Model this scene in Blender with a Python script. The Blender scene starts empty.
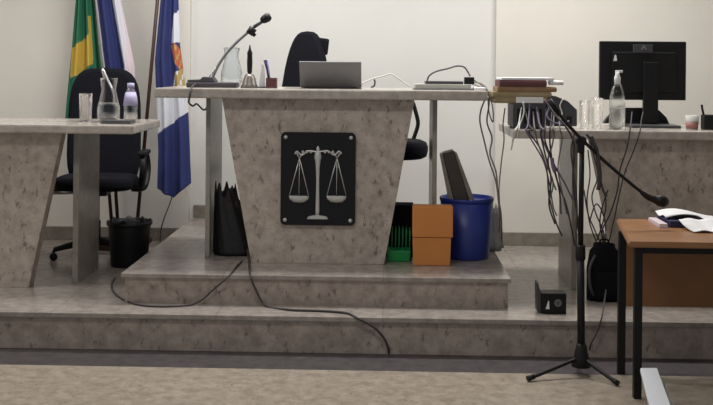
import bpy, bmesh, math, random
from mathutils import Vector, Matrix, Euler
random.seed(7)
scn = bpy.context.scene
C = scn.collection

# ---------------------------------------------------------------- camera
F = 1020.0; HY = 68.0; YAW = math.radians(1.6); ROLL = 0.0088
cam_d = bpy.data.cameras.new('camera'); cam = bpy.data.objects.new('camera', cam_d); C.objects.link(cam)
cam_d.sensor_width = 36.0; cam_d.lens = F/713*36
cam_d.shift_y = -(202.5-HY)/713
cam_d.clip_start = 0.05
RM = (Matrix.Rotation(YAW, 3, 'Z') @ Matrix.Rotation(math.pi/2, 3, 'X') @ Matrix.Rotation(ROLL, 3, 'Z'))
CAM = Vector((0, 0, 1.54))
cam.matrix_world = Matrix.Translation(CAM) @ RM.to_4x4()
scn.camera = cam

# ---------------------------------------------------------------- world, lights, exposure
w = bpy.data.worlds.new('world'); scn.world = w; w.use_nodes = True
w.node_tree.nodes['Background'].inputs[0].default_value = (0.90, 0.95, 1.0, 1)
w.node_tree.nodes['Background'].inputs[1].default_value = 0.36
def area(name, loc, size, power, col, rot=(0, 0, 0)):
    d = bpy.data.lights.new(name, 'AREA'); d.shape = 'RECTANGLE'; d.size, d.size_y = size
    d.energy = power; d.color = col
    o = bpy.data.objects.new(name, d); o.location = loc; o.rotation_euler = rot; C.objects.link(o); return o
area('ceiling_lamp_light', (-0.9, 6.35, 3.12), (1.3, 0.35), 50, (1.0, 0.985, 0.965))
area('ceiling_lamp_light', (1.3, 6.35, 3.12), (1.3, 0.35), 50, (1.0, 0.98, 0.95))
area('ceiling_lamp_light', (-0.6, 3.6, 3.12), (1.3, 0.35), 26, (1.0, 0.98, 0.95))
area('ceiling_lamp_light', (-3.2, 5.6, 3.12), (1.3, 0.35), 34, (1.0, 0.975, 0.96))
vs = scn.view_settings
vs.view_transform = 'Standard'; vs.look = 'None'; vs.exposure = 0.13; vs.gamma = 1.0; vs.use_curve_mapping = False

# ---------------------------------------------------------------- helpers
def ray(px, py):
    return RM @ Vector(((px-356.5)/F, (HY-py)/F, -1.0))
def P(px, py, Y):
    d = ray(px, py); return CAM + d*(Y/d.y)
def G(px, py, z):
    d = ray(px, py); return CAM + d*((z-CAM.z)/d.z)
def XX(px, Y, z):
    """world x of the image column px at depth Y and height z"""
    v = P(px, 100, Y)
    for _ in range(3):
        py = HY + (CAM.z - z)*F/Y + ROLL*(px-356.5); v = P(px, py, Y)
    return v.x

class MB:
    def __init__(s): s.bm = bmesh.new(); s.mi = 0
    def _merge(s, t, M=None):
        if M is not None: bmesh.ops.transform(t, matrix=M, verts=t.verts)
        vm = {v: s.bm.verts.new(v.co) for v in t.verts}
        for f in t.faces:
            try:
                nf = s.bm.faces.new([vm[v] for v in f.verts]); nf.material_index = s.mi; nf.smooth = f.smooth
            except ValueError: pass
        t.free(); return s
    def box(s, c, d, rot=(0, 0, 0), bev=0.0, taper=None):
        t = bmesh.new(); bmesh.ops.create_cube(t, size=1)
        for v in t.verts:
            k = 1.0
            if taper and v.co.z < 0: k = taper
            v.co = Vector((v.co.x*d[0]*k, v.co.y*d[1]*k, v.co.z*d[2]))
        if bev > 0: bmesh.ops.bevel(t, geom=t.edges[:], offset=bev, segments=2, affect='EDGES', profile=0.6)
        return s._merge(t, Matrix.Translation(c) @ Euler(rot).to_matrix().to_4x4())
    def bb(s, x0, x1, y0, y1, z0, z1, bev=0.0):
        return s.box(((x0+x1)/2, (y0+y1)/2, (z0+z1)/2), (abs(x1-x0), abs(y1-y0), abs(z1-z0)), bev=bev)
    def tube(s, pts, r, n=8, smooth_path=True):
        pts = [Vector(p) for p in pts]
        rs = r if isinstance(r, (list, tuple)) else None
        if smooth_path and len(pts) > 2:
            q, rr = [], []
            for i in range(len(pts)-1):
                p0 = pts[max(i-1, 0)]; p1 = pts[i]; p2 = pts[i+1]; p3 = pts[min(i+2, len(pts)-1)]
                for k in range(6):
                    u = k/6
                    q.append(0.5*((2*p1)+(p2-p0)*u+(2*p0-5*p1+4*p2-p3)*u*u+(3*p1-p0-3*p2+p3)*u**3))
                    rr.append((rs[i]*(1-u)+rs[i+1]*u) if rs else r)
            q.append(pts[-1]); rr.append(rs[-1] if rs else r)
        else:
            q = pts; rr = list(rs) if rs else [r]*len(pts)
        t = bmesh.new(); rings = []; up = None
        for i, p in enumerate(q):
            d = (q[min(i+1, len(q)-1)]-q[max(i-1, 0)])
            if d.length < 1e-9: d = Vector((0, 0, 1))
            d.normalize()
            if up is None:
                up = d.orthogonal().normalized()
            up = (up - d*up.dot(d))
            if up.length < 1e-6: up = d.orthogonal()
            up.normalize(); b = d.cross(up)
            rings.append([t.verts.new(p + (up*math.cos(a)+b*math.sin(a))*rr[i]) for a in [2*math.pi*k/n for k in range(n)]])
        for i in range(len(rings)-1):
            for k in range(n):
                f = t.faces.new([rings[i][k], rings[i][(k+1) % n], rings[i+1][(k+1) % n], rings[i+1][k]]); f.smooth = True
        t.faces.new(rings[0][::-1]); t.faces.new(rings[-1])
        return s._merge(t)
    def lathe(s, prof, c=(0, 0, 0), n=24, M=None, smooth=True):
        t = bmesh.new(); rings = []
        for r, z in prof:
            rings.append([t.verts.new((max(r, 1e-4)*math.cos(2*math.pi*k/n), max(r, 1e-4)*math.sin(2*math.pi*k/n), z)) for k in range(n)])
        for i in range(len(rings)-1):
            for k in range(n):
                f = t.faces.new([rings[i][k], rings[i][(k+1) % n], rings[i+1][(k+1) % n], rings[i+1][k]]); f.smooth = smooth
        if prof[0][0] > 1e-4: t.faces.new(rings[0][::-1])
        if prof[-1][0] > 1e-4: t.faces.new(rings[-1])
        m = Matrix.Translation(c)
        if M is not None: m = m @ M
        return s._merge(t, m)
    def prism(s, poly, y0, y1, bev=0.0, M=None):
        """poly: (x,z) points, extruded along y"""
        t = bmesh.new()
        a = [t.verts.new((x, y0, z)) for x, z in poly]; b = [t.verts.new((x, y1, z)) for x, z in poly]
        t.faces.new(a); t.faces.new(b[::-1]); n = len(poly)
        for i in range(n): t.faces.new([a[i], b[i], b[(i+1) % n], a[(i+1) % n]])
        bmesh.ops.recalc_face_normals(t, faces=t.faces[:])
        if bev > 0: bmesh.ops.bevel(t, geom=t.edges[:], offset=bev, segments=2, affect='EDGES', profile=0.6)
        return s._merge(t, M)
    def grid(s, fn, nu, nv, th=0.004, matfn=None, closed=False):
        """cloth-like sheet with real thickness; fn(u,v)->Vector"""
        t = bmesh.new()
        V = [[t.verts.new(fn(i/nu, j/nv)) for i in range(nu+1)] for j in range(nv+1)]
        for j in range(nv):
            for i in range(nu):
                f = t.faces.new([V[j][i], V[j][i+1], V[j+1][i+1], V[j+1][i]]); f.smooth = True
                if matfn: f.material_index = matfn((i+.5)/nu, (j+.5)/nv)
        mats = None
        bmesh.ops.recalc_face_normals(t, faces=t.faces[:])
        bmesh.ops.solidify(t, geom=t.faces[:], thickness=th)
        vm = {v: s.bm.verts.new(v.co) for v in t.verts}
        for f in t.faces:
            try:
                nf = s.bm.faces.new([vm[v] for v in f.verts]); nf.material_index = f.material_index; nf.smooth = True
            except ValueError: pass
        t.free(); return s

def obj(name, mb, mats, parent=None, local=False):
    bm = mb.bm; bmesh.ops.recalc_face_normals(bm, faces=bm.faces[:])
    off = Vector((0, 0, 0))
    if parent is not None:
        if not local: off = Vector(parent['_o']) if '_o' in parent else Vector((0, 0, 0))
    else:
        xs = [v.co for v in bm.verts]
        off = Vector(((min(c.x for c in xs)+max(c.x for c in xs))/2, (min(c.y for c in xs)+max(c.y for c in xs))/2, min(c.z for c in xs)))
    for v in bm.verts: v.co -= off
    me = bpy.data.meshes.new(name); bm.to_mesh(me); bm.free()
    for m in (mats if isinstance(mats, (list, tuple)) else [mats]): me.materials.append(m)
    o = bpy.data.objects.new(name, me); C.objects.link(o)
    if parent is not None:
        o.parent = parent
        if '_o' in parent: o['_o'] = parent['_o']
    else: o.location = off
    return o
def tag(o, label, cat, group=None, kind=None):
    o['label'] = label; o['category'] = cat
    if group: o['group'] = group
    if kind: o['kind'] = kind
    return o
def thing(name, label, cat, loc=(0, 0, 0), rz=0.0, group=None):
    o = bpy.data.objects.new(name, None); C.objects.link(o); o.location = loc; o.rotation_euler = (0, 0, rz)
    o.empty_display_size = 0.05
    if rz == 0: o['_o'] = tuple(loc)
    return tag(o, label, cat, group)
def struct(name, mb, m):
    o = obj(name, mb, m); o['kind'] = 'structure'; return o

# ---------------------------------------------------------------- materials
def lin(c): return tuple(((x/255)/12.92 if x/255 <= 0.04045 else ((x/255+0.055)/1.055)**2.4) for x in c)
def mat(name, rgb, rough=0.6, metal=0.0, noise=0.0, nscale=30.0, spec=0.5, bump=0.0):
    m = bpy.data.materials.new(name); m.use_nodes = True; nt = m.node_tree; b = nt.nodes['Principled BSDF']
    c = lin(rgb); b.inputs['Base Color'].default_value = (*c, 1); b.inputs['Roughness'].default_value = rough
    b.inputs['Metallic'].default_value = metal; b.inputs['Specular IOR Level'].default_value = spec
    tc = nt.nodes.new('ShaderNodeTexCoord'); n = nt.nodes.new('ShaderNodeTexNoise'); n.inputs['Scale'].default_value = nscale
    n.inputs['Detail'].default_value = 4; nt.links.new(tc.outputs['Object'], n.inputs['Vector'])
    if noise > 0:
        r = nt.nodes.new('ShaderNodeValToRGB')
        r.color_ramp.elements[0].position = 0.3; r.color_ramp.elements[1].position = 0.7
        r.color_ramp.elements[0].color = (*[x*(1-noise) for x in c], 1); r.color_ramp.elements[1].color = (*[min(1, x*(1+noise)) for x in c], 1)
        nt.links.new(n.outputs['Fac'], r.inputs['Fac']); nt.links.new(r.outputs['Color'], b.inputs['Base Color'])
    if bump > 0:
        bp = nt.nodes.new('ShaderNodeBump'); bp.inputs['Strength'].default_value = bump; bp.inputs['Distance'].default_value = 0.01
        nt.links.new(n.outputs['Fac'], bp.inputs['Height']); nt.links.new(bp.outputs['Normal'], b.inputs['Normal'])
    return m
def granite(name, c1, c2, dark, rough=0.3, tile=None, dens=0.60, joint=(90, 84, 80)):
    m = bpy.data.materials.new(name); m.use_nodes = True; nt = m.node_tree; b = nt.nodes['Principled BSDF']
    N = nt.nodes.new; L = nt.links.new
    geo = N('ShaderNodeNewGeometry')
    n1 = N('ShaderNodeTexNoise'); n1.inputs['Scale'].default_value = 15; n1.inputs['Detail'].default_value = 6; n1.inputs['Roughness'].default_value = 0.65
    L(geo.outputs['Position'], n1.inputs['Vector'])
    r1 = N('ShaderNodeValToRGB'); r1.color_ramp.elements[0].position = 0.36; r1.color_ramp.elements[1].position = 0.64
    r1.color_ramp.elements[0].color = (*lin(c1), 1); r1.color_ramp.elements[1].color = (*lin(c2), 1)
    L(n1.outputs['Fac'], r1.inputs['Fac'])
    mp = N('ShaderNodeMapping'); mp.inputs['Scale'].default_value = (1.0, 1.0, 0.5); mp.inputs['Rotation'].default_value = (0, 0.35, 0)
    L(geo.outputs['Position'], mp.inputs['Vector'])
    n2 = N('ShaderNodeTexNoise'); n2.inputs['Scale'].default_value = 33; n2.inputs['Detail'].default_value = 3; n2.inputs['Roughness'].default_value = 0.7
    L(mp.outputs['Vector'], n2.inputs['Vector'])
    r2 = N('ShaderNodeValToRGB'); r2.color_ramp.elements[0].position = dens; r2.color_ramp.elements[1].position = dens+0.10
    r2.color_ramp.elements[0].color = (0, 0, 0, 1); r2.color_ramp.elements[1].color = (0.8, 0.8, 0.8, 1)
    L(n2.outputs['Fac'], r2.inputs['Fac'])
    mx = N('ShaderNodeMix'); mx.data_type = 'RGBA'
    L(r2.outputs['Color'], mx.inputs['Factor']); L(r1.outputs['Color'], mx.inputs[6]); mx.inputs[7].default_value = (*lin(dark), 1)
    out = mx.outputs[2]
    if tile:
        br = N('ShaderNodeTexBrick'); br.offset = 0; br.inputs['Scale'].default_value = 1.0; br.inputs['Brick Width'].default_value = tile[0]
        br.inputs['Row Height'].default_value = tile[1]; br.inputs['Mortar Size'].default_value = 0.003
        br.inputs['Color1'].default_value = (1, 1, 1, 1); br.inputs['Color2'].default_value = (0.92, 0.92, 0.92, 1); br.inputs['Mortar'].default_value = (0.7, 0.7, 0.7, 1)
        L(geo.outputs['Position'], br.inputs['Vector'])
        m2 = N('ShaderNodeMix'); m2.data_type = 'RGBA'; m2.blend_type = 'MULTIPLY'; m2.inputs['Factor'].default_value = 1.0
        L(out, m2.inputs[6]); L(br.outputs['Color'], m2.inputs[7]); out = m2.outputs[2]
    L(out, b.inputs['Base Color']); b.inputs['Roughness'].default_value = rough
    return m
def glass(name, rgb=(235, 242, 245), rough=0.02, alpha=0.35):
    m = bpy.data.materials.new(name); m.use_nodes = True; nt = m.node_tree; b = nt.nodes['Principled BSDF']
    b.inputs['Base Color'].default_value = (*lin(rgb), 1); b.inputs['Roughness'].default_value = rough
    b.inputs['Transmission Weight'].default_value = 1.0; b.inputs['IOR'].default_value = 1.25
    tr = nt.nodes.new('ShaderNodeBsdfTransparent'); ms = nt.nodes.new('ShaderNodeMixShader'); ms.inputs[0].default_value = alpha
    o = nt.nodes['Material Output']
    nt.links.new(tr.outputs[0], ms.inputs[2]); nt.links.new(b.outputs[0], ms.inputs[1]); nt.links.new(ms.outputs[0], o.inputs['Surface'])
    return m
M = {}
M['stone'] = granite('light_granite', (160, 148, 138), (190, 179, 169), (106, 90, 84), 0.35, dens=0.585)
M['stone_step'] = granite('step_granite', (140, 128, 120), (172, 159, 150), (100, 88, 84), 0.35, dens=0.575)
M['stone_top'] = granite('polished_granite', (158, 150, 142), (182, 174, 166), (140, 130, 124), 0.2, dens=0.64)
M['stone_leg'] = granite('leg_granite', (134, 129, 119), (156, 150, 140), (112, 105, 98), 0.3, dens=0.66)
M['tread'] = granite('tread_granite', (134, 126, 120), (160, 152, 145), (108, 98, 93), 0.22, tile=(0.9, 0.9), dens=0.64)
M['floor'] = granite('floor_granite', (136, 126, 114), (166, 155, 141), (112, 100, 90), 0.3, dens=0.60)
M['floor_dark'] = granite('dark_granite', (58, 54, 56), (76, 71, 72), (44, 41, 43), 0.45, tile=(0.5, 3.0), dens=0.62)
M['base_stone'] = granite('baseboard_granite', (112, 106, 97), (132, 126, 116), (96, 90, 84), 0.35, dens=0.66)
M['wall'] = mat('cream_wall_paint', (213, 209, 201), 0.85, noise=0.02, nscale=4, bump=0.05)
M['wall_mid'] = mat('white_wall_paint', (212, 211, 207), 0.85, noise=0.015, nscale=4, bump=0.05)
M['ceiling'] = mat('ceiling_paint', (225, 223, 218), 0.9)
M['black'] = mat('black_plastic', (15, 15, 17), 0.5, spec=0.3)
M['black_matte'] = mat('black_fabric', (14, 14, 18), 0.9, spec=0.2, noise=0.25, nscale=60, bump=0.3)
M['bag'] = mat('black_bag_plastic', (15, 15, 18), 0.55, noise=0.3, nscale=25, bump=0.6)
M['chair'] = mat('chair_fabric', (16, 17, 25), 0.9, spec=0.2, noise=0.2, nscale=80, bump=0.2)
M['dgrey'] = mat('dark_grey_plastic', (62, 62, 66), 0.45)
M['grey'] = mat('grey_plastic', (112, 114, 118), 0.4)
M['lid'] = mat('laptop_lid_metal', (112, 112, 114), 0.4, metal=0.2, noise=0.1, nscale=5)
M['chrome'] = mat('chrome', (200, 200, 202), 0.25, metal=1.0)
M['steel'] = mat('brushed_steel', (196, 196, 194), 0.38, metal=0.55, noise=0.05, nscale=50)
M['plaque'] = mat('black_plaque_acrylic', (19, 17, 21), 0.35, spec=0.3)
M['green'] = mat('flag_green', (36, 104, 76), 0.8); M['yellow'] = mat('flag_yellow', (192, 162, 66), 0.8)
M['flagblue'] = mat('flag_blue', (38, 47, 100), 0.8, noise=0.08, nscale=12); M['flagnavy'] = mat('flag_disc_blue', (58, 64, 110), 0.8)
M['flagwhite'] = mat('flag_white', (200, 202, 210), 0.8); M['flagpink'] = mat('flag_pink', (208, 192, 199), 0.8)
M['flagred'] = mat('flag_arms_red', (170, 84, 60), 0.8); M['flagochre'] = mat('flag_arms_ochre', (164, 140, 84), 0.8)
M['pole'] = mat('brown_pole_wood', (58, 32, 27), 0.5, noise=0.15, nscale=20)
M['orange'] = mat('orange_plastic', (206, 132, 66), 0.6, noise=0.04, nscale=8)
M['blue'] = mat('blue_plastic', (38, 54, 132), 0.4)
M['greenp'] = mat('green_plastic', (28, 140, 70), 0.5)
M['brown'] = mat('dark_brown_board', (62, 52, 48), 0.5, noise=0.15, nscale=15)
M['tan'] = mat('tan_card', (152, 136, 104), 0.8, noise=0.12, nscale=12); M['tan2'] = mat('brown_card', (140, 112, 84), 0.8, noise=0.12, nscale=12)
M['maroon'] = mat('maroon_cover', (94, 52, 56), 0.6, noise=0.1, nscale=10)
M['paper'] = mat('white_paper', (226, 226, 228), 0.8, noise=0.03, nscale=20)
M['beigecable'] = mat('beige_cable', (140, 136, 124), 0.6); M['greycable'] = mat('grey_cable', (100, 98, 100), 0.6)
M['cable'] = mat('dark_cable', (52, 48, 50), 0.6); M['purplecable'] = mat('violet_cable', (104, 92, 118), 0.6)
M['whitecable'] = mat('white_cable', (196, 196, 192), 0.6)
M['wood'] = mat('orange_brown_laminate', (142, 100, 64), 0.4, noise=0.10, nscale=6)
M['wood_panel'] = mat('brown_laminate_panel', (124, 84, 50), 0.5, noise=0.10, nscale=6)
M['white'] = mat('white_lacquer', (238, 241, 248), 0.35)
M['glass'] = glass('clear_glass', (250, 252, 253), 0.02, 0.5); M['pet'] = glass('clear_bottle_plastic', (246, 250, 250), 0.08, 0.45)
M['frost'] = glass('cloudy_carafe_glass', (240, 246, 250), 0.25, 0.35)
M['water'] = glass('water', (245, 250, 252), 0.0, 0.5)
M['lilac'] = mat('lilac_label', (168, 162, 194), 0.6)
M['navy'] = mat('navy_cover', (40, 42, 78), 0.6)
M['bellm'] = mat('dull_bell_metal', (120, 114, 110), 0.4, metal=0.7)
M['red'] = mat('faded_red_plastic', (152, 108, 102), 0.6)
M['wbag'] = mat('pale_plastic_bag', (178, 178, 172), 0.55, noise=0.08, nscale=20, bump=0.5)
M['lamp'] = mat('lamp_housing', (230, 230, 228), 0.5)

# ---------------------------------------------------------------- setting
Z1, Z2 = 0.20, 0.37                     # tread level, podium level
YW, YB, YR, YP = 7.86, 7.80, 5.50, 5.735  # recessed wall, side wall face, riser, podium front
XL, XR = -4.2, 3.6
struct('floor', MB().bb(XL, XR, 0.4, YR-0.31, -0.12, 0.0), M['floor'])
struct('floor', MB().bb(XL, XR, YR-0.31, YR, -0.12, 0.0), M['floor_dark'])
p = MB().bb(XL, XR, YR, 8.1, -0.12, Z1-0.028); struct('platform', p, M['stone_step'])
struct('platform_tread', MB().bb(XL, XR, YR-0.02, 8.1, Z1-0.028, Z1, bev=0.005), M['tread'])
struct('podium', MB().bb(-1.46, 0.70, YP, YW, Z1, Z2-0.025), M['stone_step'])
struct('podium_top', MB().bb(-1.48, 0.715, YP-0.018, YW, Z2-0.025, Z2, bev=0.005), M['tread'])
NX0, NX1 = -1.50, 0.845
struct('wall_back', MB().bb(NX0, NX1, YW, 8.1, Z1, 3.2), M['wall_mid'])
struct('wall_back', MB().bb(XL, NX0, YB, 8.1, Z1, 3.2), M['wall'])
struct('wall_back', MB().bb(NX1, XR, YB, 8.1, Z1, 3.2), M['wall'])
struct('wall_left', MB().bb(XL-0.12, XL, 0.4, 8.1, 0, 3.2), M['wall'])
struct('wall_right', MB().bb(XR, XR+0.12, 0.4, 8.1, 0, 3.2), M['wall'])
struct('ceiling', MB().bb(XL-0.12, XR+0.12, 0.4, 8.1, 3.2, 3.3), M['ceiling'])
struct('baseboard_back', MB().bb(XL, NX0, YB-0.02, YB, Z1, Z1+0.10, 0.003), M['base_stone'])
struct('baseboard_back', MB().bb(NX1, XR, YB-0.02, YB, Z1, Z1+0.10, 0.003), M['base_stone'])
struct('baseboard_back', MB().bb(-1.47, 0.705, YW-0.02, YW, Z2, Z2+0.10, 0.003), M['base_stone'])
for i, (lx, ly) in enumerate([(-0.9, 6.35), (1.3, 6.35), (-0.6, 3.6), (-3.2, 5.6)]):
    t = tag(obj('ceiling_lamp', MB().bb(lx-0.66, lx+0.66, ly-0.19, ly+0.19, 3.135, 3.2, 0.01), M['lamp']),
            ['white ceiling lamp housing above the judge bench', 'white ceiling lamp housing above the right bench',
             'white ceiling lamp housing over the front floor', 'white ceiling lamp housing above the left bench'][i], 'ceiling lamp')

# ---------------------------------------------------------------- benches
YS = 5.98; YSB = 6.72
ZM, ZS = 1.412, 1.188
def bench(name, label, x0, x1, ztop, zbot, th, ped, posts, pt=0.017):
    cx = (x0+x1)/2
    t = thing(name, label, 'bench', (cx, (YS+YSB)/2, zbot))
    obj('tabletop', MB().bb(x0, x1, YS, YSB, ztop-th, ztop, bev=0.010), M['stone_top'], t)
    (a, b, c, d) = ped     # top x0,x1, bottom x0,x1
    obj('pedestal', MB().prism([(a, ztop-th), (b, ztop-th), (d, zbot), (c, zbot)], 6.08, 6.17, bev=0.003), M['stone'], t)
    for px in posts:
        obj('side_support', MB().bb(px-pt, px+pt, 6.24, 6.70, zbot, ztop-th, bev=0.003), M['stone_leg'], t)
    return t
bench('judge_bench', 'raised granite judge bench with black scales plaque on its tapered front', XX(153.5, 5.98, 1.41), XX(488, 5.98, 1.41), ZM, Z2, 0.058,
      (-0.975, 0.178, -0.790, 0.005), (-1.083, 0.308), 0.014)
bench('side_bench', 'lower granite bench at left with glass carafe on top', -3.52, XX(133, 5.98, 1.2), ZS, Z1, 0.052,
      (-3.09, XX(62, 6.08, 1.1), -2.89, XX(28.5, 6.08, .25)), (-3.09, XX(75.5, 6.24, .6)))
bench('side_bench', 'lower granite bench at right carrying the large monitor', XX(513, 5.98, 1.2), 2.78, ZS, Z1, 0.052,
      (1.22, 2.36, 1.42, 2.16), (1.16, 2.37))

# ---------------------------------------------------------------- plaque with scales
PY = 6.08
def pc(px, py, Y=PY-0.03): return P(px, py, Y)
t = thing('plaque', 'black rounded plaque with silver scales of justice on bench front', 'plaque', (pc(318, 226).x, PY-0.01, pc(318, 226).z))
a, b = pc(281, 132), pc(355, 226)
x0, x1, z0, z1 = a.x, b.x, b.z, a.z
r = 0.028; poly = []
for cx_, cz_, s0 in ((x1-r, z1-r, 0), (x0+r, z1-r, 90), (x0+r, z0+r, 180), (x1-r, z0+r, 270)):
    for k in range(6):
        an = math.radians(s0+k*18); poly.append((cx_+r*math.cos(an), cz_+r*math.sin(an)))
obj('plate', MB().prism(poly, PY-0.026, PY-0.014), M['plaque'], t)
RX = Matrix.Rotation(math.pi/2, 4, 'X')
for sx in (x0+0.028, x1-0.028):
    for sz in (z0+0.03, z1-0.03):
        obj('mounting_bolt', MB().lathe([(0.0, -0.034), (0.009, -0.033), (0.012, -0.028), (0.012, 0.0), (0.006, 0.001), (0.006, 0.0)], (0, 0, 0), 14,
            Matrix.Translation((sx, PY+0.0, sz)) @ Matrix.Rotation(-math.pi/2, 4, 'X')), M['steel'], t)
em = obj('scales_column', MB().lathe([(0.010, 0), (0.012, 0.05), (0.009, 0.22), (0.012, 0.30), (0.016, 0.34), (0.022, 0.36), (0.018, 0.385), (0.008, 0.40), (0.010, 0.415), (0.0, 0.43)],
         (pc(317.5, 218).x, PY-0.038, pc(318, 218).z), 14, Matrix.Diagonal((1, 0.6, 1, 1))), M['steel'], t)
cb = pc(317.5, 218)
obj('scales_foot', MB().prism([(cb.x-0.062, cb.z-0.004), (cb.x+0.062, cb.z-0.004), (cb.x+0.055, cb.z+0.010), (cb.x+0.016, cb.z+0.018), (cb.x-0.016, cb.z+0.018), (cb.x-0.055, cb.z+0.010)],
    PY-0.05, PY-0.026), M['steel'], t)
q = lambda x, y, d=0.04: tuple(P(x, y, PY-d))
bt = MB()
bt.tube([q(317.5, 152), q(308, 151), q(302, 155), q(297, 151.5), q(295, 154)], 0.0055, 8)
bt.tube([q(317.5, 152), q(328, 151), q(334, 155), q(339, 151.5), q(341.5, 154)], 0.0055, 8)
for xx in (303, 307, 311, 325, 329, 333): bt.lathe([(0, -0.011), (0.011, 0), (0, 0.011)], q(xx, 152), 8)
obj('scales_beam', bt, M['steel'], t)
for cxp, tl in ((299, (289.5, 308.5)), (336.5, (327, 346)),):
    m = MB(); top = (cxp+0.5, 158)
    for xe in (tl[0], cxp, tl[1]): m.tube([q(*top), q(xe, 195)], 0.0028 if xe != cxp else 0.0022, 6)
    m.tube([q(top[0]-3, 153), q(*top)], 0.004, 6); m.tube([q(top[0]+3.5, 153), q(*top)], 0.004, 6)
    obj('scales_chains', m, M['steel'], t)
    c_ = P(cxp, 196, PY-0.04)
    obj('scales_pan', MB().lathe([(0.002, -0.040), (0.035, -0.036), (0.056, -0.018), (0.060, 0.0), (0.058, 0.001), (0.05, -0.006)], c_, 20, Matrix.Diagonal((1, 0.25, 1, 1))), M['steel'], t)

# ---------------------------------------------------------------- office chairs
def rounded_pad(w, d, h, c, rot=(0, 0, 0), crown=0.03, n=14, shape=3.2, wtop=None):
    """superellipse pad lying in xz (back) or xy (seat) - built as xz panel of thickness d"""
    m = MB(); t = bmesh.new(); rings = []
    prof = [(0.86, -0.5), (0.97, -0.38), (1.0, -0.1), (1.0, 0.15), (0.96, 0.38), (0.84, 0.5)]
    for sc, yy in prof:
        ring = []
        for k in range(32):
            a = 2*math.pi*k/32; ca, sa = math.cos(a), math.sin(a)
            x = math.copysign(abs(ca)**(2/shape), ca)*w/2; z = math.copysign(abs(sa)**(2/shape), sa)*h/2
            if wtop: x *= 1+(wtop-1)*(z/h+0.5)
            ring.append(t.verts.new((x*sc, yy*d, z*(sc*0.5+0.5))))
        rings.append(ring)
    for i in range(len(rings)-1):
        for k in range(32):
            f = t.faces.new([rings[i][k], rings[i][(k+1) % 32], rings[i+1][(k+1) % 32], rings[i+1][k]]); f.smooth = True
    t.faces.new(rings[0][::-1]); t.faces.new(rings[-1])
    m._merge(t, Matrix.Translation(c) @ Euler(rot).to_matrix().to_4x4()); return m
def office_chair(label, loc, rz, seat_z=0.47, back=(0.62, 1.30), bw=0.50, wtop=0.8, arms=True, seatw=0.50, group=None, lever=True, bshape=3.0):
    t = thing('office_chair', label, 'chair', loc, rz)
    L = dict(parent=t, local=True)
    sp = rounded_pad(seatw, 0.09, 0.48, (0, 0, seat_z), rot=(math.pi/2, 0, 0)); obj('seat', sp, M['chair'], **L)
    bh = back[1]-back[0]
    bk = rounded_pad(bw, 0.09, bh, (0, 0.265, (back[0]+back[1])/2), rot=(-0.08, 0, 0), shape=bshape, wtop=wtop); obj('backrest', bk, M['chair'], **L)
    obj('back_support', MB().tube([(0, 0.05, seat_z-0.06), (0, 0.25, seat_z-0.07), (0, 0.325, seat_z+0.05), (0, 0.315, back[0]+0.15)], 0.022, 10), M['black'], **L)
    if arms:
        for s in (-1, 1):
            a = obj('armrest', MB().tube([(s*(seatw/2-0.05), 0.05, seat_z-0.05), (s*(seatw/2+0.035), 0.05, seat_z-0.04), (s*(seatw/2+0.05), 0.12, seat_z+0.06), (s*(seatw/2+0.045), 0.12, seat_z+0.15), (s*(seatw/2+0.04), 0.05, seat_z+0.20), (s*(seatw/2+0.045), -0.08, seat_z+0.18), (s*(seatw/2+0.05), -0.12, seat_z+0.08), (s*(seatw/2+0.03), -0.06, seat_z-0.03)], 0.024, 8), M['black'], **L)
            obj('arm_pad', MB().box((s*(seatw/2+0.04), 0.0, seat_z+0.205), (0.065, 0.26, 0.03), bev=0.012), M['black'], a, True)
    obj('gas_column', MB().lathe([(0.027, 0.10), (0.027, 0.26), (0.018, 0.26), (0.018, seat_z-0.05)], n=16), M['black'], **L)
    obj('mechanism', MB().box((0, 0.02, seat_z-0.065), (0.16, 0.22, 0.05), bev=0.01), M['black'], **L)
    if lever:
        obj('lever', MB().tube([(-0.06, -0.02, seat_z-0.07), (-0.22, -0.04, seat_z-0.075), (-0.30, -0.05, seat_z-0.07)], [0.007, 0.007, 0.013], 8), M['steel'], **L)['label'] = 'pale metal lever'
    for k in range(5):
        a = 2*math.pi*k/5+0.93; c, s = math.cos(a), math.sin(a)
        lg = obj('leg', MB().tube([(c*0.02, s*0.02, 0.115), (c*0.16, s*0.16, 0.10), (c*0.29, s*0.29, 0.072)], [0.030, 0.024, 0.016], 8), M['black'], **L)
        w_ = MB()
        for o_ in (-0.013, 0.013):
            w_.lathe([(0.01, -0.009), (0.026, -0.009), (0.026, 0.009), (0.01, 0.009)], (0, 0, 0), 14,
                     Matrix.Translation((c*0.29-s*o_*1.0, s*0.29+c*o_, 0.026)) @ Matrix.Rotation(a, 4, 'Z') @ Matrix.Rotation(math.pi/2, 4, 'X'))
        w_.tube([(c*0.29, s*0.29, 0.03), (c*0.29, s*0.29, 0.072)], 0.008, 8)
        obj('caster', w_, M['black'], lg, True)
    return t
cY = 7.06
office_chair('black office chair behind the left bench, flags behind it', (XX(98, cY, 1.3), cY, Z1), 0.10, 0.53, (0.44, 1.325), 0.54, 0.93, seatw=0.56, bshape=3.8)
cY = 7.12
ch = office_chair('tall black office chair behind the open laptop', (XX(290, cY, 1.5), cY, Z2), -0.35, 0.46, (0.60, 1.435), 0.47, 0.55, arms=False, lever=False)
# small jacket-like shoulder at the right of the chair back: headrest bracket
obj('headrest_bracket', MB().box((0.10, 0.325, 1.325), (0.10, 0.035, 0.12), rot=(0, 0.12, 0), bev=0.016), M['chair'], ch, True)
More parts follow.
